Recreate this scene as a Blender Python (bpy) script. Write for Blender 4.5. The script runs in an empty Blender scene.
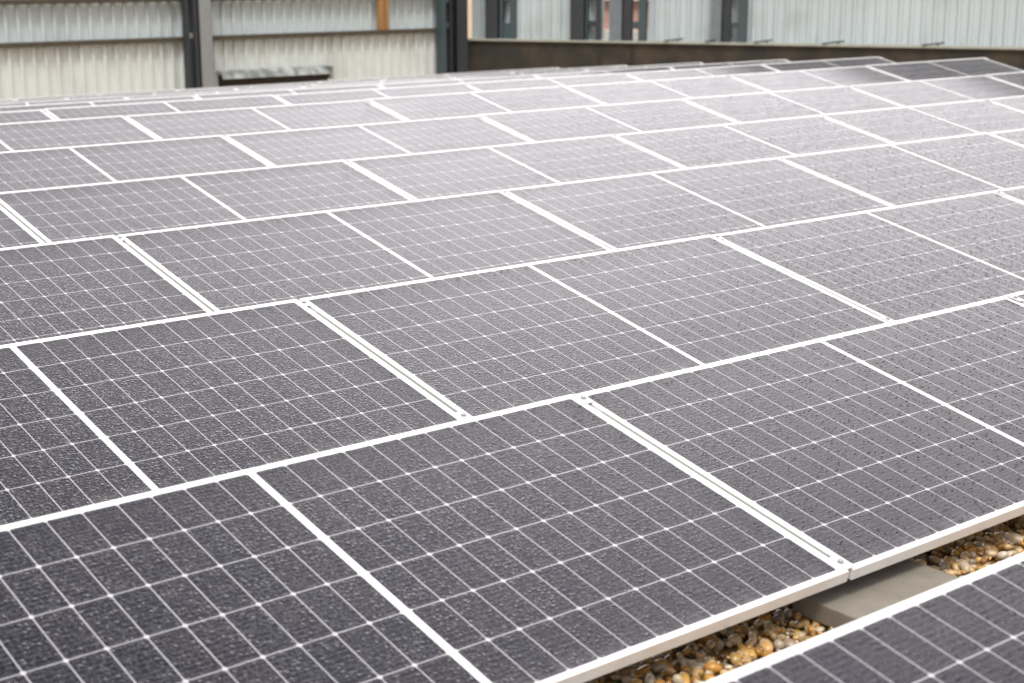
import bpy, bmesh, math, random
from mathutils import Vector, Matrix, Euler
random.seed(7)
scene = bpy.context.scene
COL = scene.collection
R = math.radians

# ------------------------------------------------------------------ camera
cam_d = bpy.data.cameras.new('camera')
cam = bpy.data.objects.new('camera', cam_d)
COL.objects.link(cam)
cam.matrix_world = Matrix(((0.776966972, 0.151916771, -0.610936673, -2.80932857),
                           (-0.629541360, 0.187474567, -0.754009922, -2.17666892),
                           (-0.0000116646915, 0.970450710, 0.241299438, 1.42485479),
                           (0, 0, 0, 1)))
cam_d.sensor_width = 36.0
cam_d.lens = 36.0 * 1547.236 / 1024.0
cam_d.clip_start = 0.05
cam_d.clip_end = 600
cam_d.dof.use_dof = True
cam_d.dof.focus_distance = 5.2
cam_d.dof.aperture_fstop = 3.8
scene.camera = cam

# ------------------------------------------------------------------ light
SUN_EL, SUN_AZ = 62.0, 215.0            # azimuth clockwise from +y
w = bpy.data.worlds.new('World')
scene.world = w
w.use_nodes = True
nt = w.node_tree
nt.nodes.clear()
wo = nt.nodes.new('ShaderNodeOutputWorld')
bg = nt.nodes.new('ShaderNodeBackground')
sky = nt.nodes.new('ShaderNodeTexSky')
sky.sky_type = 'NISHITA'
sky.sun_disc = False
sky.sun_elevation = R(SUN_EL)
sky.sun_rotation = R(SUN_AZ)
sky.air_density = 1.0
sky.dust_density = 2
sky.ozone_density = 1.0
hs = nt.nodes.new('ShaderNodeHueSaturation')
hs.inputs['Saturation'].default_value = 0.04
nt.links.new(sky.outputs[0], hs.inputs['Color'])
# bright sky lobe added to lift the panel reflections, and soft cloud mottling
wt = nt.nodes.new('ShaderNodeTexCoord')
dp = nt.nodes.new('ShaderNodeVectorMath'); dp.operation = 'DOT_PRODUCT'
CL_AZ, CL_EL, CL_A, CL_P = 41.0, 35.0, 3.7, 5.5
dp.inputs[1].default_value = (math.sin(R(CL_AZ)) * math.cos(R(CL_EL)), math.cos(R(CL_AZ)) * math.cos(R(CL_EL)), math.sin(R(CL_EL)))
nt.links.new(wt.outputs['Generated'], dp.inputs[0])
def wmath(op, a, b):
    x = nt.nodes.new('ShaderNodeMath'); x.operation = op
    for i, v in enumerate((a, b)):
        if isinstance(v, (int, float)): x.inputs[i].default_value = v
        else: nt.links.new(v, x.inputs[i])
    return x.outputs[0]
bright_lobe = wmath('MULTIPLY', wmath('POWER', wmath('MAXIMUM', dp.outputs['Value'], 0.0), CL_P), CL_A)
cn = nt.nodes.new('ShaderNodeTexNoise')
cn.inputs['Scale'].default_value = 3.2; cn.inputs['Detail'].default_value = 5
nt.links.new(wt.outputs['Generated'], cn.inputs['Vector'])
cloud = wmath('ADD', wmath('MULTIPLY', cn.outputs['Fac'], 0.7), 0.65)
wx = nt.nodes.new('ShaderNodeSeparateXYZ')
nt.links.new(wt.outputs['Generated'], wx.inputs[0])
side = wmath('ADD', wmath('MULTIPLY', wx.outputs['Y'], 0.25), 0.85)      # sky dimmed behind the camera to hold down the frame fronts
dk = nt.nodes.new('ShaderNodeVectorMath'); dk.operation = 'DOT_PRODUCT'
DK_AZ, DK_EL = 14.0, 53.0                                                  # dark sky lobe added to darken the near-left reflections
dk.inputs[1].default_value = (math.sin(R(DK_AZ)) * math.cos(R(DK_EL)), math.cos(R(DK_AZ)) * math.cos(R(DK_EL)), math.sin(R(DK_EL)))
nt.links.new(wt.outputs['Generated'], dk.inputs[0])
dark = wmath('MULTIPLY', wmath('POWER', wmath('MAXIMUM', dk.outputs['Value'], 0.0), 11.0), -3.4)
gain = wmath('MULTIPLY', wmath('MAXIMUM', wmath('ADD', wmath('ADD', bright_lobe, side), dark), 0.08), cloud)
gm = nt.nodes.new('ShaderNodeVectorMath'); gm.operation = 'SCALE'
nt.links.new(hs.outputs[0], gm.inputs[0]); nt.links.new(gain, gm.inputs['Scale'])
tn = nt.nodes.new('ShaderNodeVectorMath'); tn.operation = 'MULTIPLY'
tn.inputs[1].default_value = (1.025, 0.98, 0.985)
nt.links.new(gm.outputs[0], tn.inputs[0])
nt.links.new(tn.outputs[0], bg.inputs['Color'])
bg.inputs['Strength'].default_value = 0.12
nt.links.new(bg.outputs[0], wo.inputs[0])

sun_d = bpy.data.lights.new('sun', 'SUN')
sun_d.energy = 0.9
sun_d.angle = R(14)
sun_d.color = (1.0, 0.96, 0.9)
sun = bpy.data.objects.new('sun', sun_d)
COL.objects.link(sun)
sdir = Vector((math.sin(R(SUN_AZ)) * math.cos(R(SUN_EL)), math.cos(R(SUN_AZ)) * math.cos(R(SUN_EL)), math.sin(R(SUN_EL))))
sun.rotation_euler = sdir.to_track_quat('Z', 'Y').to_euler()
sun.location = sdir * 50

vs = scene.view_settings
vs.view_transform = 'Standard'
vs.look = 'None'
vs.gamma = 1
vs.use_curve_mapping = False
vs.exposure = 1.3

# ------------------------------------------------------------------ helpers
def tag(o, label=None, cat=None, group=None, kind=None):
    if label: o['label'] = label
    if cat: o['category'] = cat
    if group: o['group'] = group
    if kind: o['kind'] = kind
    return o

def empty(name, loc=(0, 0, 0), rot=(0, 0, 0)):
    o = bpy.data.objects.new(name, None)
    o.empty_display_size = 0.1
    o.location = loc
    o.rotation_euler = rot
    COL.objects.link(o)
    return o

def link(name, me, mat, parent=None, loc=(0, 0, 0), rot=(0, 0, 0)):
    o = bpy.data.objects.new(name, me)
    if mat and not me.materials: me.materials.append(mat)
    o.location = loc
    o.rotation_euler = rot
    if parent: o.parent = parent
    COL.objects.link(o)
    return o

def mesh(name, bm, smooth=False):
    me = bpy.data.meshes.new(name)
    bmesh.ops.recalc_face_normals(bm, faces=bm.faces[:])
    bm.to_mesh(me)
    bm.free()
    if smooth:
        for p in me.polygons: p.use_smooth = True
    return me

def box(bm, x0, x1, y0, y1, z0, z1, bev=0.0, mat=None):
    vs_ = [bm.verts.new(p) for p in ((x0, y0, z0), (x1, y0, z0), (x1, y1, z0), (x0, y1, z0),
                                     (x0, y0, z1), (x1, y0, z1), (x1, y1, z1), (x0, y1, z1))]
    fs = [bm.faces.new([vs_[i] for i in f]) for f in ((3, 2, 1, 0), (4, 5, 6, 7), (0, 1, 5, 4), (1, 2, 6, 5), (2, 3, 7, 6), (3, 0, 4, 7))]
    if bev:
        es = list({e for f in fs for e in f.edges})
        r = bmesh.ops.bevel(bm, geom=es, offset=bev, segments=2, profile=0.6, affect='EDGES')
    if mat is not None:
        bmesh.ops.transform(bm, matrix=mat, verts=vs_)
    return vs_

def boxmesh(name, *a, **k):
    bm = bmesh.new()
    box(bm, *a, **k)
    return mesh(name, bm)

def cyl(bm, p0, p1, r, n=12, r2=None):
    p0, p1 = Vector(p0), Vector(p1)
    d = p1 - p0
    m = Matrix.Translation((p0 + p1) / 2) @ d.to_track_quat('Z', 'Y').to_matrix().to_4x4()
    bmesh.ops.create_cone(bm, cap_ends=True, segments=n, radius1=r, radius2=r if r2 is None else r2, depth=d.length, matrix=m)

# ------------------------------------------------------------------ materials
class NT:
    def __init__(s, name):
        s.m = bpy.data.materials.new(name)
        s.m.use_nodes = True
        s.t = s.m.node_tree
        s.b = s.t.nodes['Principled BSDF']
    def n(s, t, **k):
        x = s.t.nodes.new(t)
        for a, b in k.items(): setattr(x, a, b)
        return x
    def put(s, sock, v):
        if hasattr(v, 'is_linked') or isinstance(v, bpy.types.NodeSocket): s.t.links.new(v, sock)
        else: sock.default_value = v
    def math(s, op, a, b=0.0, c=0.0, clamp=False):
        x = s.n('ShaderNodeMath', operation=op, use_clamp=clamp)
        s.put(x.inputs[0], a); s.put(x.inputs[1], b); s.put(x.inputs[2], c)
        return x.outputs[0]
    def mix(s, f, a, b):
        x = s.n('ShaderNodeMix', data_type='RGBA')
        s.put(x.inputs[0], f); s.put(x.inputs[6], a); s.put(x.inputs[7], b)
        return x.outputs[2]
    def noise(s, vec, scale, detail=4, rough=0.55):
        x = s.n('ShaderNodeTexNoise')
        if vec is not None: s.put(x.inputs['Vector'], vec)
        x.inputs['Scale'].default_value = scale; x.inputs['Detail'].default_value = detail; x.inputs['Roughness'].default_value = rough
        return x.outputs['Fac']
    def ramp(s, f, stops):
        x = s.n('ShaderNodeValToRGB')
        s.put(x.inputs[0], f)
        e = x.color_ramp.elements
        while len(e) < len(stops): e.new(0.5)
        for q, (p, c) in zip(e, stops): q.position = p; q.color = c if len(c) == 4 else (*c, 1)
        return x.outputs[0]
    def mapping(s, vec, scale, loc=(0, 0, 0)):
        x = s.n('ShaderNodeMapping')
        s.put(x.inputs[0], vec); x.inputs['Scale'].default_value = scale; s.put(x.inputs['Location'], loc)
        return x.outputs[0]
    def swz(s, vec):
        a = s.n('ShaderNodeSeparateXYZ'); s.put(a.inputs[0], vec)
        b = s.n('ShaderNodeCombineXYZ'); s.put(b.inputs[0], a.outputs[0]); s.put(b.inputs[1], a.outputs[2])
        return b.outputs[0]
    def bump(s, h, strength=0.3, dist=0.01, normal=None):
        x = s.n('ShaderNodeBump')
        s.put(x.inputs['Height'], h); x.inputs['Strength'].default_value = strength; x.inputs['Distance'].default_value = dist
        if normal is not None: s.put(x.inputs['Normal'], normal)
        return x.outputs[0]
    def obj(s): return s.n('ShaderNodeTexCoord').outputs['Object']
    def set(s, **k):
        for a, v in k.items(): s.put(s.b.inputs[a.replace('_', ' ')], v)

def c4(r, g=None, b=None):
    return (r, g, b, 1) if g is not None else (r, r, r, 1)

def weathered(name, col, col2, rough=0.6, metal=0.0, scale=3.0, streak=(6, 6, 0.6), amount=0.6, bump=0.15):
    k = NT(name)
    o = k.obj()
    a = k.noise(k.mapping(o, streak), scale, 6)
    b = k.noise(o, scale * 14, 3)
    f = k.math('MULTIPLY', k.ramp(a, [(0.4, c4(0)), (0.75, c4(1))]), amount)
    base = k.mix(f, c4(*col), c4(*col2))
    base = k.mix(k.math('MULTIPLY', b, 0.25), base, c4(*[x * 0.6 for x in col]))
    k.set(Base_Color=base, Roughness=rough, Metallic=metal, Normal=k.bump(b, bump, 0.004))
    return k.m

M = {}
M['frame'] = None
k = NT('anodised_frame')
o = k.obj()
f = k.noise(k.mapping(o, (1, 1, 1)), 9, 5)
k.set(Base_Color=k.mix(k.ramp(f, [(0.45, c4(0)), (0.8, c4(1))]), c4(0.84, 0.84, 0.83), c4(0.72, 0.71, 0.68)), Roughness=0.42, Metallic=0.0)
k.b.inputs['Specular IOR Level'].default_value = 0.6
M['frame'] = k.m
M['clamp'] = weathered('clamp_metal', (0.64, 0.64, 0.63), (0.55, 0.54, 0.5), 0.4, 0.0, 20, (1, 1, 1), 0.3)
M['strip'] = weathered('gap_strip', (0.22, 0.232, 0.208), (0.16, 0.17, 0.15), 0.6, 0.0, 8, (1, 1, 1), 0.4)
M['bolt'] = weathered('bolt_steel', (0.35, 0.35, 0.35), (0.2, 0.2, 0.19), 0.4, 0.8, 30, (1, 1, 1), 0.4)
M['support'] = weathered('support_metal', (0.45, 0.45, 0.45), (0.3, 0.3, 0.28), 0.5, 0.5, 8, (1, 1, 1), 0.4)

# ---- glass face with cells seen through it
PW, PH = 2.098, 1.0319
FL = 0.0105
MID, MARX, MARY = 0.0095, 0.0205, 0.0195
CX = (PW / 2 - MARX - MID) / 12
CY = (PH - 2 * MARY) / 6
def make_cells():
    k = NT('solar_cells')
    oc = k.obj()
    oi = k.n('ShaderNodeObjectInfo').outputs['Random']
    sp = k.n('ShaderNodeSeparateXYZ')
    k.put(sp.inputs[0], oc)
    x, y = sp.outputs[0], sp.outputs[1]
    ax = k.math('SUBTRACT', k.math('ABSOLUTE', x), MID)
    u = k.math('DIVIDE', ax, CX)
    v = k.math('DIVIDE', k.math('SUBTRACT', y, MARY), CY)
    fu, fv = k.math('FRACT', u), k.math('FRACT', v)
    dx = k.math('MULTIPLY', k.math('SUBTRACT', 0.5, k.math('ABSOLUTE', k.math('SUBTRACT', fu, 0.5))), CX)
    dy = k.math('MULTIPLY', k.math('SUBTRACT', 0.5, k.math('ABSOLUTE', k.math('SUBTRACT', fv, 0.5))), CY)
    gx = k.math('GREATER_THAN', dx, 0.0011)
    gy = k.math('GREATER_THAN', dy, 0.0012)
    ch = k.math('GREATER_THAN', k.math('ADD', dx, dy), 0.0078)
    rng = k.math('MULTIPLY', k.math('MULTIPLY', k.math('GREATER_THAN', u, 0.0), k.math('LESS_THAN', u, 12.0)),
                 k.math('MULTIPLY', k.math('GREATER_THAN', v, 0.0), k.math('LESS_THAN', v, 6.0)))
    cell = k.math('MULTIPLY', k.math('MULTIPLY', gx, gy), k.math('MULTIPLY', ch, rng))
    fw = k.math('FRACT', k.math('MULTIPLY', v, 10.0))
    wire = k.math('LESS_THAN', k.math('ABSOLUTE', k.math('SUBTRACT', fw, 0.5)), 0.055)
    # per cell and per panel tone
    cmb = k.n('ShaderNodeCombineXYZ')
    k.put(cmb.inputs[0], k.math('FLOOR', k.math('DIVIDE', x, CX * 1.0)))
    k.put(cmb.inputs[1], k.math('FLOOR', v))
    k.put(cmb.inputs[2], k.math('MULTIPLY', oi, 97.0))
    wn = k.n('ShaderNodeTexWhiteNoise', noise_dimensions='3D')
    k.put(wn.inputs['Vector'], cmb.outputs[0])
    tone = k.ramp(wn.outputs['Value'], [(0.0, (0.0035, 0.0045, 0.013)), (0.4, (0.0045, 0.0055, 0.0145)), (0.7, (0.006, 0.006, 0.013)), (1.0, (0.008, 0.008, 0.016))])
    # coordinates shifted per panel so the rain differs
    off = k.n('ShaderNodeCombineXYZ')
    k.put(off.inputs[0], k.math('MULTIPLY', oi, 53.0))
    k.put(off.inputs[1], k.math('MULTIPLY', oi, 31.0))
    va = k.n('ShaderNodeVectorMath', operation='ADD')
    k.put(va.inputs[0], oc); k.put(va.inputs[1], off.outputs[0])
    pc = va.outputs[0]
    cellc = k.mix(k.math('MULTIPLY', wire, 0.16), tone, c4(0.32, 0.32, 0.34))
    wide = k.math('SUBTRACT', 1.0, rng)
    base = k.mix(cell, k.mix(wide, c4(0.52, 0.52, 0.55), c4(0.74, 0.74, 0.75)), cellc)
    # thin dust film, pale smears, and droplet highlights painted in as pale specks
    film = k.ramp(k.noise(pc, 2.2, 5), [(0.35, c4(0)), (0.8, c4(1))])
    glints = k.ramp(k.noise(pc, 230, 2, 0.6), [(0.54, c4(0)), (0.70, c4(1))])
    dens = k.ramp(k.noise(k.mapping(pc, (1.6, 2.6, 1)), 1.9, 4), [(0.32, c4(0)), (0.68, c4(1))])
    smear = k.ramp(k.noise(k.mapping(pc, (3.2, 1.1, 1)), 1.7, 4), [(0.66, c4(0)), (0.78, c4(1))])
    film = k.math('ADD', film, k.math('MULTIPLY', smear, 5.0))
    fac = k.math('ADD', k.math('MULTIPLY', film, 0.006), k.math('MULTIPLY', glints, k.math('ADD', 0.05, k.math('MULTIPLY', dens, 0.08))))
    edge = k.n('ShaderNodeMapRange'); k.put(edge.inputs[0], y)
    edge.inputs[1].default_value = 0.075; edge.inputs[2].default_value = 0.008
    silt = k.math('MULTIPLY', edge.outputs[0], k.ramp(k.noise(k.mapping(pc, (5, 1.5, 1)), 2.5, 5), [(0.35, c4(0)), (0.7, c4(1))]))
    fac = k.math('ADD', fac, k.math('MULTIPLY', silt, 0.16))
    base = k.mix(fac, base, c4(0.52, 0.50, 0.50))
    # rain drops
    def drops(scale, thr, keep):
        vo = k.n('ShaderNodeTexVoronoi', feature='F1')
        k.put(vo.inputs['Vector'], pc)
        vo.inputs['Scale'].default_value = scale
        h = k.math('SUBTRACT', 1.0, k.math('DIVIDE', vo.outputs['Distance'], thr), clamp=True)
        sx = k.n('ShaderNodeSeparateColor'); k.put(sx.inputs[0], vo.outputs['Color'])
        on = k.math('GREATER_THAN', sx.outputs[0], 1.0 - keep)
        h = k.math('MULTIPLY', k.math('POWER', h, 0.6), on)
        return h
    d1 = drops(135, 0.48, 0.85)
    d2 = drops(80, 0.40, 0.36)
    n1 = k.bump(d1, 0.6, 0.0012)
    n2 = k.bump(d2, 1.0, 0.0030, n1)
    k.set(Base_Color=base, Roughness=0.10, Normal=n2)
    k.b.inputs['IOR'].default_value = 1.27
    k.b.inputs['Specular Tint'].default_value = (1.0, 0.90, 0.90, 1)
    return k.m
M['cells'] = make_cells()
M['backsheet'] = weathered('backsheet_white', (0.7, 0.7, 0.7), (0.6, 0.6, 0.6), 0.6)

# ---- ground
def stone_ramp(k, f):
    return k.ramp(f, [(0.0, (0.09, 0.05, 0.022)), (0.14, (0.55, 0.26, 0.04)), (0.3, (0.66, 0.42, 0.12)), (0.42, (0.17, 0.12, 0.075)),
                      (0.56, (0.70, 0.55, 0.30)), (0.7, (0.62, 0.26, 0.03)), (0.82, (0.80, 0.70, 0.52)), (0.92, (0.22, 0.18, 0.14)), (1.0, (0.75, 0.67, 0.55))])
k = NT('roof_ballast')
oc = k.obj()
vo = k.n('ShaderNodeTexVoronoi', feature='F1'); k.put(vo.inputs['Vector'], oc); vo.inputs['Scale'].default_value = 45
sc = k.n('ShaderNodeSeparateColor'); k.put(sc.inputs[0], vo.outputs['Color'])
k.set(Base_Color=k.mix(0.35, stone_ramp(k, sc.outputs[0]), c4(0.06, 0.045, 0.03)), Roughness=0.7,
      Normal=k.bump(k.math('SUBTRACT', 1.0, vo.outputs['Distance']), 1.0, 0.012))
M['ground'] = k.m
k = NT('pebble_stone')
ri = k.n('ShaderNodeNewGeometry').outputs['Random Per Island']
oc = k.obj()
nz = k.noise(oc, 90, 4)
base = k.mix(k.ramp(nz, [(0.45, c4(0)), (0.75, c4(0.7))]), stone_ramp(k, ri), c4(0.50, 0.30, 0.11))
k.set(Base_Color=base, Roughness=k.math('ADD', 0.10, k.math('MULTIPLY', nz, 0.25)), Normal=k.bump(k.noise(oc, 300, 3), 0.2, 0.002))
M['pebble'] = k.m
k = NT('concrete_paver')
oc = k.obj()
a, b = k.noise(oc, 10, 6), k.noise(oc, 240, 3, 0.7)
base = k.mix(k.ramp(a, [(0.35, c4(0)), (0.7, c4(1))]), c4(0.205, 0.185, 0.15), c4(0.27, 0.247, 0.21))
base = k.mix(k.ramp(b, [(0.5, c4(0)), (0.7, c4(0.75))]), base, c4(0.15, 0.135, 0.11))
k.set(Base_Color=base, Roughness=0.85, Normal=k.bump(b, 0.35, 0.002))
M['paver'] = k.m

# ---- buildings behind
def cladding(name, col, stain, top_z, bot_z, seed):
    k = NT(name)
    oc = k.obj()
    sp = k.n('ShaderNodeSeparateXYZ'); k.put(sp.inputs[0], oc)
    st = k.noise(k.mapping(oc, (9, 9, 0.7), (seed, seed, seed)), 1.6, 5, 0.65)
    fade = k.n('ShaderNodeMapRange'); k.put(fade.inputs[0], sp.outputs[2])
    fade.inputs[1].default_value = bot_z; fade.inputs[2].default_value = top_z
    run = k.math('MULTIPLY', k.ramp(st, [(0.45, c4(0)), (0.75, c4(1))]), k.math('POWER', fade.outputs[0], 1.5))
    base = k.mix(k.math('MULTIPLY', run, 0.85), c4(*col), c4(*stain))
    sheet = k.n('ShaderNodeTexWhiteNoise', noise_dimensions='1D')
    k.put(sheet.inputs['W'], k.math('FLOOR', k.math('MULTIPLY', sp.outputs[0], 1.1)))
    base = k.mix(k.math('MULTIPLY', sheet.outputs['Value'], 0.14), base, c4(*[x * 0.6 for x in col]))
    pat = k.noise(oc, 1.3, 6)
    base = k.mix(k.ramp(pat, [(0.5, c4(0)), (0.8, c4(0.35))]), base, c4(*[x * 0.7 for x in stain]))
    k.set(Base_Color=base, Roughness=0.55)
    return k.m
M['clad_low'] = cladding('cream_cladding', (0.65, 0.705, 0.685), (0.33, 0.29, 0.22), 0.2, -0.5, 3)
M['clad_up'] = cladding('grey_cladding', (0.54, 0.61, 0.62), (0.32, 0.33, 0.29), 0.9, 0.2, 11)
M['clad_right'] = cladding('blue_grey_cladding', (0.51, 0.58, 0.60), (0.36, 0.38, 0.34), 0.1, 0.6, 23)
M['girt'] = weathered('rusty_girt', (0.060, 0.052, 0.038), (0.10, 0.085, 0.05), 0.8, 0, 5, (3, 3, 3), 0.8)
M['galv'] = weathered('galvanised_steel', (0.26, 0.28, 0.295), (0.37, 0.38, 0.37), 0.5, 0.15, 12, (2, 2, 2), 0.6)
M['dark_steel'] = weathered('dark_steel', (0.028, 0.034, 0.042), (0.06, 0.06, 0.06), 0.5, 0, 8, (2, 2, 1), 0.5)
M['teal_steel'] = weathered('teal_painted_steel', (0.055, 0.085, 0.095), (0.04, 0.05, 0.05), 0.5, 0, 8, (2, 2, 1), 0.5)
M['blue_steel'] = weathered('blue_grey_steel', (0.17, 0.205, 0.225), (0.10, 0.11, 0.11), 0.5, 0, 8, (2, 2, 1), 0.5)
M['brown_wall'] = weathered('damp_concrete', (0.026, 0.025, 0.020), (0.085, 0.060, 0.036), 0.85, 0, 2.0, (1.3, 1.3, 1.0), 0.9, 0.4)
M['ledge'] = weathered('mossy_ledge', (0.36, 0.37, 0.32), (0.24, 0.24, 0.18), 0.8, 0, 4, (2, 2, 2), 0.6)
M['ochre'] = weathered('ochre_timber', (0.36, 0.20, 0.07), (0.26, 0.14, 0.05), 0.7, 0, 6, (3, 3, 0.5), 0.6)
M['hood'] = weathered('hood_metal', (0.16, 0.18, 0.17), (0.62, 0.63, 0.62), 0.45, 0.1, 3.0, (2.2, 1, 1), 1.0)
M['hood_dark'] = weathered('dark_opening', (0.03, 0.024, 0.018), (0.05, 0.035, 0.02), 0.9)
M['eave'] = weathered('dark_eave', (0.03, 0.03, 0.032), (0.05, 0.05, 0.05), 0.8)
k = NT('pink_brick')
br = k.n('ShaderNodeTexBrick')
k.put(br.inputs['Vector'], k.swz(k.obj()))
br.inputs['Scale'].default_value = 6
br.inputs['Color1'].default_value = c4(0.58, 0.27, 0.20); br.inputs['Color2'].default_value = c4(0.52, 0.27, 0.21); br.inputs['Mortar'].default_value = c4(0.6, 0.52, 0.46)
k.set(Base_Color=br.outputs[0], Roughness=0.85)
M['brick'] = k.m
M['white_paint'] = weathered('white_coping', (0.8, 0.79, 0.74), (0.7, 0.68, 0.6), 0.6)

# ------------------------------------------------------------------ setting: roof deck
ROWY = [-1.5, 0.0, 1.497, 2.988, 4.448, 5.912, 7.386, 8.866, 10.362, 11.871, 13.373, 14.869]
ROWZ = [0.0, 0.0, 0.019, 0.045, 0.056, 0.074, 0.088, 0.025, -0.078, -0.191, -0.307, -0.422]
TILT = R(12.16)
PITCHX = 2.115
DECK = -0.143
def deck_z(y):
    ys = [-300, -1.5] + ROWY[1:] + [19.0, 300]
    zs = [0.0, 0.0] + ROWZ[1:] + [-0.74, -0.74]
    for i in range(len(ys) - 1):
        if ys[i] <= y <= ys[i + 1]:
            t = (y - ys[i]) / (ys[i + 1] - ys[i])
            return DECK + zs[i] + t * (zs[i + 1] - zs[i])
bm = bmesh.new()
prev = None
for y in [-120, -1.5] + ROWY[1:] + [19.0, 160]:
    a, b = bm.verts.new((-150, y, deck_z(y) - 0.012)), bm.verts.new((150, y, deck_z(y) - 0.012))
    if prev: bm.faces.new((prev[0], prev[1], b, a))
    prev = (a, b)
tag(link('ground', mesh('ground', bm), M['ground']), kind='structure')

# pebbles in the open strips between the two nearest rows
bm0 = bmesh.new()
bmesh.ops.create_icosphere(bm0, subdivisions=2, radius=1.0)
iv = [v.co.copy() for v in bm0.verts]
ifc = [[v.index for v in f.verts] for f in bm0.faces]
bm0.free()
def pebbles(n, x0, x1, y0, y1):
    V, F = [], []
    for i in range(n):
        s = random.choice((0.005, 0.007, 0.009, 0.011, 0.013, 0.0165)) * random.uniform(0.85, 1.2)
        if random.random() < 0.04: s *= 1.5
        sx, sy, sz = s * random.uniform(0.95, 1.55), s * random.uniform(0.8, 1.1), s * random.uniform(0.6, 0.85)
        rot = Euler((random.gauss(0, 0.45), random.gauss(0, 0.45), random.uniform(0, 6.3))).to_matrix()
        x, y = random.uniform(x0, x1), random.uniform(y0, y1)
        z = DECK + random.choice((-0.006, 0.002, 0.010)) + random.uniform(-0.003, 0.004)
        ph = [random.uniform(0, 6.3) for _ in range(3)]
        b0 = len(V)
        for p in iv:
            q = p * (1 + 0.10 * math.sin(2.3 * p.x + ph[0]) + 0.08 * math.sin(2.9 * p.y + ph[1]) + 0.06 * math.sin(3.1 * p.z + ph[2]))
            # squarish pebble
            q = Vector((q.x * sx, q.y * sy, q.z * sz))
            q = rot @ q
            V.append((q.x + x, q.y + y, q.z + z))
        F += [[b0 + j for j in f] for f in ifc]
    me = bpy.data.meshes.new('gravel')
    me.from_pydata(V, [], F)
    for p in me.polygons: p.use_smooth = True
    return me
tag(link('gravel', pebbles(11000, -1.75, 1.5, -0.62, 0.5), M['pebble']), 'rounded ochre and white pebbles lying in the strip between the two nearest panel rows', 'gravel', kind='stuff')

# ------------------------------------------------------------------ solar panels
def frame_mesh():
    prof = [(0.0, -0.030), (0.0, -0.0012), (0.0012, 0.0), (FL - 0.0006, 0.0), (FL, -0.0006), (FL, -0.0022), (0.0022, -0.0022), (0.0022, -0.0282), (0.022, -0.0282), (0.022, -0.030)]
    bm = bmesh.new()
    rings = []
    for d, z in prof:
        rings.append([bm.verts.new(p) for p in ((-PW / 2 + d, d, z), (PW / 2 - d, d, z), (PW / 2 - d, PH - d, z), (-PW / 2 + d, PH - d, z))])
    n = len(prof)
    for i in range(n):
        a, b = rings[i], rings[(i + 1) % n]
        for j in range(4):
            bm.faces.new((a[j], a[(j + 1) % 4], b[(j + 1) % 4], b[j]))
    return mesh('panel_frame', bm)
FRAME = frame_mesh()
FRAME.materials.append(M['frame'])
d = 0.0045
bm = bmesh.new()
box(bm, -PW / 2 + d, PW / 2 - d, d, PH - d, -0.0065, -0.0024)
GLASS = mesh('panel_glass', bm)
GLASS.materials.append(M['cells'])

NUM = ['first', 'second', 'third', 'fourth', 'fifth', 'sixth', 'seventh', 'eighth', 'ninth', 'tenth', 'eleventh', 'twelfth']
VIS = {0: [-1], 1: [-1, 0, 1], 2: [-1, 0, 1, 2], 3: [-1, 0, 1, 2, 3], 4: [-1, 0, 1, 2, 3, 4], 5: [0, 1, 2, 3, 4, 5], 6: [0, 1, 2, 3, 4, 5],
       7: [0, 1, 2, 3, 4, 5], 8: [0, 1, 2, 3, 4, 5], 9: [1, 2, 3, 4, 5], 10: [1, 2, 3, 4, 5], 11: [1, 2, 3, 4, 5]}
def rowname(r):
    if r == 0: return 'the nearest row, in front of the gravel strip'
    return 'the %s row behind the gravel strip' % NUM[r - 1]
proto = None
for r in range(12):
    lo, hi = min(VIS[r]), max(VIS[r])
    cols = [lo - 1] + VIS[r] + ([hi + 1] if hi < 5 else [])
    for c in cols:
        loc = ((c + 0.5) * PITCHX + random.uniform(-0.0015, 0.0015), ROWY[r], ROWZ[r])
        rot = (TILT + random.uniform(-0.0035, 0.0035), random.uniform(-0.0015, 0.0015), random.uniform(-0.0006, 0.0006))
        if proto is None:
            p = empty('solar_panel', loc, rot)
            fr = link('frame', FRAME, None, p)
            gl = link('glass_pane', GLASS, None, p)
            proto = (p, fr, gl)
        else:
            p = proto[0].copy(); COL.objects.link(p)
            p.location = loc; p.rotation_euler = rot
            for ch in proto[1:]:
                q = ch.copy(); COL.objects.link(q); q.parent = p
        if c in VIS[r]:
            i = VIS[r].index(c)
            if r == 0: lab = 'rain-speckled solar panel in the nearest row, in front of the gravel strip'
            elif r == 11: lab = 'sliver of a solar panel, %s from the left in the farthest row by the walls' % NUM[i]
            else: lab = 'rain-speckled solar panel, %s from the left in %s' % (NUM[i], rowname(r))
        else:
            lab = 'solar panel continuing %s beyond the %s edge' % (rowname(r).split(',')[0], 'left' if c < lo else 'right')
        tag(p, lab, 'solar panel', 'solar panels laid out in twelve rows on the roof')

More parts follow.
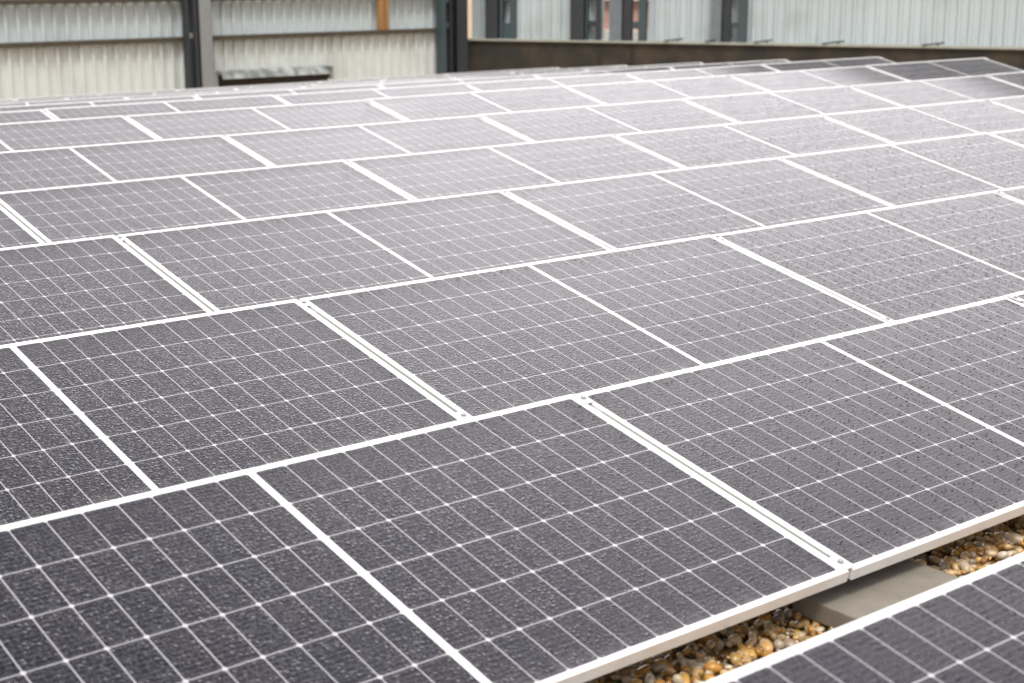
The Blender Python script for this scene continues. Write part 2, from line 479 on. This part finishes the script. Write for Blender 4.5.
# gap rails with clamps
STRIP = boxmesh('gap_strip', -0.0082, 0.0082, 0.075, PH - 0.12, -0.018, -0.0042)
STRIP.materials.append(M['strip'])
bm = bmesh.new()
box(bm, -0.016, 0.016, 0, 0.058, 0.0004, 0.0036, 0.0012)
CLAMP = mesh('clamp', bm)
CLAMP.materials.append(M['clamp'])
bm = bmesh.new()
cyl(bm, (0, 0.030, 0.003), (0, 0.030, 0.0085), 0.0085, 6)
BOLT = mesh('bolt', bm); BOLT.materials.append(M['bolt'])
bm = bmesh.new()
box(bm, -0.019, 0.019, 0.14, PH - 0.01, -0.062, -0.032)
BEAM = mesh('support_beam', bm); BEAM.materials.append(M['support'])
bm = bmesh.new()
m = Matrix.Translation((0, 1.0, 0)) @ Matrix.Rotation(-TILT, 4, 'X') @ Matrix.Translation((0, -1.0, 0))
box(bm, -0.016, 0.016, 0.97, 1.0, -0.38, -0.062, mat=m)
POST = mesh('rear_post', bm); POST.materials.append(M['support'])
rproto = None
for r in range(12):
    lo, hi = min(VIS[r]), max(VIS[r])
    for c in range(lo, hi + 1 + (1 if True else 0)):
        loc = (c * PITCHX, ROWY[r], ROWZ[r])
        if rproto is None:
            p = empty('mounting_rail', loc, (TILT, 0, 0))
            kids = [link('gap_strip', STRIP, None, p), link('support_beam', BEAM, None, p), link('rear_post', POST, None, p)]
            for yy in (0.006, PH - 0.070):
                cl = link('clamp', CLAMP, None, p, (0, yy, 0))
                bo = link('bolt', BOLT, None, cl)
                kids.append((cl, bo))
            rproto = (p, kids)
        else:
            p = rproto[0].copy(); COL.objects.link(p); p.location = loc
            for kd in rproto[1]:
                a = kd[0] if isinstance(kd, tuple) else kd
                q = a.copy(); COL.objects.link(q); q.parent = p
                if isinstance(kd, tuple):
                    z = kd[1].copy(); COL.objects.link(z); z.parent = q
        if r == 0 and c == 0 or (r == 0): lab = 'clamped rail beside the panel of the nearest row, just out of the picture'
        i = c - lo
        side = ('left of the %s panel' % NUM[i]) if i < len(VIS[r]) else 'at the right end'
        if r > 0: lab = 'pale clamped rail %s in %s' % (side, rowname(r))
        else: lab = 'pale clamped rail %s of the nearest row' % ('at the left side' if c == lo else 'at the right side')
        tag(p, lab, 'rail', 'clamped rails in the gaps between panels')

# concrete pavers weighing down the frames
def paver(x0, x1, y0, y1, z1, label, rz=0.0):
    bm = bmesh.new()
    box(bm, -(x1 - x0) / 2, (x1 - x0) / 2, -(y1 - y0) / 2, (y1 - y0) / 2, -0.05, 0, 0.004)
    o = link('concrete_paver', mesh('paver', bm), M['paver'], None, ((x0 + x1) / 2, (y0 + y1) / 2, z1), (0, 0, rz))
    tag(o, label, 'paver', 'concrete pavers under the panel edges')
paver(-0.066, 0.334, -0.32, 0.12, -0.080, 'beige concrete paver lying across the pebbles under the rail joint')
paver(-1.16, -0.765, -0.20, 0.14, -0.082, 'beige concrete paver barely showing at the bottom edge beside the pebbles')

# ------------------------------------------------------------------ buildings behind
def corrugated(length, z0, z1, pitch=0.183, depth=0.05, thick=0.01):
    """sheet along +x, ribs standing out towards -y, bottom z0, top z1"""
    pts = []
    x = 0.0
    while x < length - 1e-6:
        for dx, dy in ((0, 0), (0.62, 0), (0.70, -1), (0.92, -1)):
            xx = x + dx * pitch
            if xx <= length: pts.append((xx, dy * depth))
        x += pitch
    pts.append((length, 0))
    bm = bmesh.new()
    loop = [(a, b) for a, b in pts] + [(length, thick), (0, thick)]
    lo = [bm.verts.new((a, b, z0)) for a, b in loop]
    hi = [bm.verts.new((a, b, z1)) for a, b in loop]
    n = len(loop)
    for i in range(n):
        j = (i + 1) % n
        bm.faces.new((lo[i], lo[j], hi[j], hi[i]))
    bm.faces.new(hi); bm.faces.new(lo[::-1])
    return mesh('corrugated', bm)

# left building: wall parallel to the rows at y = 19.8
LX0, LX1, LTOP, LBOT = -14.0, 13.86, 2.7, -1.0
lb = empty('cladding_building', (LX0, 19.8, LBOT))
tag(lb, 'corrugated metal wall, cream below and grey above a dark girt, behind the panels at left', 'building')
def lpart(name, x0, x1, y0, y1, z0, z1, mat, bev=0.0, parent=None):
    bm = bmesh.new()
    box(bm, x0 - LX0, x1 - LX0, y0 - 19.8, y1 - 19.8, z0 - LBOT, z1 - LBOT, bev)
    return link(name, mesh(name, bm), mat, parent or lb)
c = link('lower_cladding', corrugated(LX1 - LX0, LBOT, 0.19), M['clad_low'], lb, (0, 0.02, -LBOT))
c = link('upper_cladding', corrugated(LX1 - LX0, 0.19, LTOP), M['clad_up'], lb, (0, 0.05, -LBOT))
lpart('girt', LX0, 13.72, 19.70, 19.79, 0.165, 0.235, M['girt'], 0.006)
lpart('girt', LX0, 13.72, 19.70, 19.80, 0.765, 0.84, M['girt'], 0.006)
lpart('eave_gutter', LX0, LX1, 19.55, 19.90, LTOP, LTOP + 0.16, M['eave'], 0.01)
lpart('end_wall', LX0, LX1, 19.92, 23.0, LBOT, LTOP, M['eave'])

def column(name, posts, battens, zb, zt, label, cat='column', group=None, plane='L'):
    """posts: list of (u0,u1,v0,v1,material) along the wall / out of the wall (v negative = to the camera)"""
    u = posts[0][0]
    if plane == 'L': root = empty(name, (u, 19.8, zb))
    else: root = empty(name, (13.9 + 0.553 * u, 19.8 - 0.833 * u, zb), (0, 0, RROT))
    for (u0, u1, v0, v1, mt) in posts:
        bm = bmesh.new()
        # an H section: two flanges and a web
        t = min(0.022, (u1 - u0) * 0.25)
        if u1 - u0 > 0.10:
            box(bm, u0 - u, u1 - u, v0, v0 + 0.02, 0, zt - zb)
            box(bm, u0 - u, u1 - u, v1 - 0.02, v1, 0, zt - zb)
            box(bm, (u0 + u1) / 2 - u - 0.012, (u0 + u1) / 2 - u + 0.012, v0 + 0.0201, v1 - 0.0201, 0, zt - zb)
        else:
            box(bm, u0 - u, u1 - u, v0, v1, 0, zt - zb, 0.003)
        link('post', mesh('post', bm), M[mt], root)
    for (u0, u1, v0, v1, z0, z1, mt) in battens:
        bm = bmesh.new()
        box(bm, u0 - u, u1 - u, v0, v1, z0 - zb, z1 - zb, 0.003)
        link('batten', mesh('batten', bm), M[mt], root)
    tag(root, label, cat, group)
    return root
GC = 'steel columns along the back walls'
column('steel_column', [(8.585, 8.78, -0.40, -0.12, 'galv'), (8.375, 8.43, -0.34, -0.22, 'dark_steel'), (8.505, 8.56, -0.36, -0.14, 'dark_steel')],
       [(8.431, 8.504, -0.30, -0.24, 0.22, 0.30, 'galv'), (8.431, 8.504, -0.30, -0.24, 0.86, 0.98, 'dark_steel'), (8.431, 8.504, -0.29, -0.25, -0.9, 0.20, 'dark_steel')],
       -1.0, LTOP, 'galvanised grey steel column with dark laced flange in the cream wall', group=GC)
column('steel_column', [(13.46, 13.68, -0.42, -0.12, 'dark_steel'), (13.22, 13.31, -0.30, -0.12, 'teal_steel'), (13.40, 13.45, -0.30, -0.12, 'dark_steel')],
       [(13.311, 13.399, -0.26, -0.16, 0.235, 0.33, 'teal_steel'), (13.311, 13.399, -0.26, -0.16, 0.66, 0.80, 'teal_steel')],
       -1.0, LTOP, 'dark steel column at the corner where cream wall meets brown wall', group=GC)
b = empty('wooden_strip', (12.06, 19.74, 0.236))
for x0, x1 in ((0.0, 0.115), (0.135, 0.215)):
    link('board', boxmesh('board', x0, x1, -0.03, 0.03, 0, 1.7, bev=0.004), M['ochre'], b)
tag(b, 'ochre upright boards fixed to the grey cladding above the girt', 'boards')

# low metal hood over a dark opening in the cream wall
h = empty('metal_hood', (9.02, 19.8, -0.75))
bm = bmesh.new()
prof = [(-0.02, 0.44), (-0.10, 0.43), (-0.20, 0.395), (-0.25, 0.325), (-0.24, 0.32), (-0.19, 0.385), (-0.10, 0.415), (-0.02, 0.425)]
la = [bm.verts.new((0.0, a, z)) for a, z in prof]
lc = [bm.verts.new((1.96, a, z)) for a, z in prof]
for i in range(len(prof)):
    j = (i + 1) % len(prof)
    bm.faces.new((la[i], la[j], lc[j], lc[i]))
bm.faces.new(la); bm.faces.new(lc[::-1])
link('hood_sheet', mesh('hood_sheet', bm), M['hood'], h)
link('end_cap', boxmesh('end_cap', 1.962, 2.01, -0.26, -0.02, 0.24, 0.445, bev=0.01), M['hood'], h)
link('shade_panel', boxmesh('shade_panel', 0.03, 1.94, -0.19, -0.04, -0.2, 0.38), M['hood_dark'], h)  # solid dark box painting in the shade under the hood
tag(h, 'low grey metal hood over a dark opening at the foot of the cream wall', 'hood')

# right building: wall turned away, running to the right and towards the camera
RROT = math.atan2(-0.833, 0.553)
RLEN = 24.0
def rroot(name, u, zb): return empty(name, (13.9 + 0.553 * u, 19.8 - 0.833 * u, zb), (0, 0, RROT))
RB, RT = -1.0, 2.96
pw = rroot('parapet_wall', 0.0, RB)
bm = bmesh.new()
box(bm, 0.06, RLEN, 0.0, 0.5, 0, -RB + 0.0)
link('wall', mesh('wall', bm), M['brown_wall'], pw)
for uj in (2.43, 3.0, 5.9, 8.4):
    link('joint_strip', boxmesh('joint_strip', uj, uj + 0.07, -0.012, -0.001, 0, -RB - 0.06), M['hood_dark'], pw)
link('ledge', boxmesh('ledge', 0.06, RLEN, -0.05, 0.5, -RB + 0.002, -RB + 0.035, bev=0.006), M['ledge'], pw)
tag(pw, 'damp dark brown concrete wall with a pale ledge behind the panels at right', 'wall')

rb = rroot('cladding_building', 0.0, 0.0)
c = link('cladding', corrugated(2.40, 0.036, RT), M['clad_right'], rb, (0.06, 0.30, 0))
c = link('cladding', corrugated(RLEN - 3.30, 0.036, RT), M['clad_right'], rb, (3.24, 0.30, 0))
link('lintel', boxmesh('lintel', 2.461, 3.239, 0.30, 0.34, 2.0, RT), M['clad_right'], rb)
link('eave', boxmesh('eave', 0.06, RLEN, -0.55, 0.6, RT, RT + 0.35), M['eave'], rb)
tag(rb, 'pale blue grey corrugated cladding standing on the brown wall ledge at right', 'building')

Z0 = 0.0355
column('steel_column', [(0.40, 0.62, 0.02, 0.24, 'dark_steel'), (0.635, 0.69, 0.10, 0.24, 'teal_steel'), (0.82, 0.90, 0.10, 0.24, 'teal_steel')],
       [(0.691, 0.819, 0.14, 0.22, 0.037, 0.30, 'teal_steel'), (0.691, 0.819, 0.14, 0.22, 0.68, 0.85, 'teal_steel')], Z0, RT - 0.01,
       'dark steel column with a teal frame, first on the ledge from the corner', group=GC, plane='R')
column('steel_column', [(1.93, 2.17, 0.02, 0.24, 'dark_steel'), (2.18, 2.215, 0.10, 0.24, 'teal_steel'), (2.36, 2.44, 0.10, 0.24, 'dark_steel')],
       [(2.216, 2.359, 0.14, 0.22, 0.26, 0.36, 'dark_steel'), (2.216, 2.359, 0.14, 0.22, 0.74, 0.9, 'dark_steel')], Z0, RT - 0.01,
       'dark steel column left of the brick opening, standing on the ledge', group=GC, plane='R')
column('steel_column', [(2.62, 2.83, 0.02, 0.24, 'blue_steel'), (2.84, 2.985, 0.08, 0.24, 'dark_steel'), (3.11, 3.235, 0.08, 0.24, 'teal_steel')],  # dark middle post paints the shaded side beside the blue grey face
       [(2.986, 3.109, 0.12, 0.20, 0.24, 0.36, 'teal_steel'), (2.986, 3.109, 0.12, 0.20, 0.80, 0.95, 'teal_steel')], Z0, RT - 0.01,
       'blue grey and teal steel column in the middle of the brick opening', group=GC, plane='R')
column('steel_column', [(4.36, 4.53, 0.02, 0.24, 'blue_steel'), (4.54, 4.675, 0.10, 0.24, 'dark_steel'), (4.80, 4.94, 0.10, 0.24, 'teal_steel')],  # dark middle post stands in for the web shadow of the front post
       [(4.676, 4.799, 0.14, 0.20, 0.27, 0.36, 'teal_steel'), (4.676, 4.799, 0.14, 0.20, 0.82, 0.95, 'teal_steel')], Z0, RT - 0.01,
       'blue grey and teal steel column standing alone before the right hand cladding', group=GC, plane='R')

# stub bars lying on the ledge
def rpt(u, v, z): return Vector((13.9 + 0.553 * u + 0.833 * v, 19.8 - 0.833 * u + 0.553 * v, z))
for (u, s, lab) in ((3.60, 1.0, 'short dark bar on the ledge just right of the brick opening'), (4.30, 0.8, 'short dark bar on the ledge at the foot of the lone column'),
                    (5.10, 1.0, 'short dark bar on the ledge just right of the lone column'), (6.22, 1.2, 'short thick dark bar in the middle of the long ledge'),
                    (7.80, 1.2, 'short dark bar farthest right on the long ledge')):
    bm = bmesh.new()
    a, b_ = rpt(u, -0.10, 0.052), rpt(u + 0.28 * s, 0.10, 0.085)
    cyl(bm, a, b_, 0.013, 8)
    cyl(bm, rpt(u + 0.20 * s, 0.05, 0.037), rpt(u + 0.20 * s, 0.05, 0.07), 0.012, 8)
    tag(link('steel_bar', mesh('steel_bar', bm, True), M['dark_steel']), lab, 'bar', 'stub bars on the ledge')

# brick building glimpsed through the opening
bb = rroot('brick_building', 1.5, -1.0)
link('wall', boxmesh('wall', -1.5, 6.0, 3.0, 3.5, 0, 1.62), M['brick'], bb)
link('coping', boxmesh('coping', -1.5, 6.0, 2.9, 3.55, 1.621, 1.75, bev=0.01), M['white_paint'], bb)
link('plinth', boxmesh('plinth', -1.5, 6.0, 2.85, 2.999, 0, 1.08), M['white_paint'], bb)
tag(bb, 'pinkish brick building with white coping seen through the gap between columns', 'building')
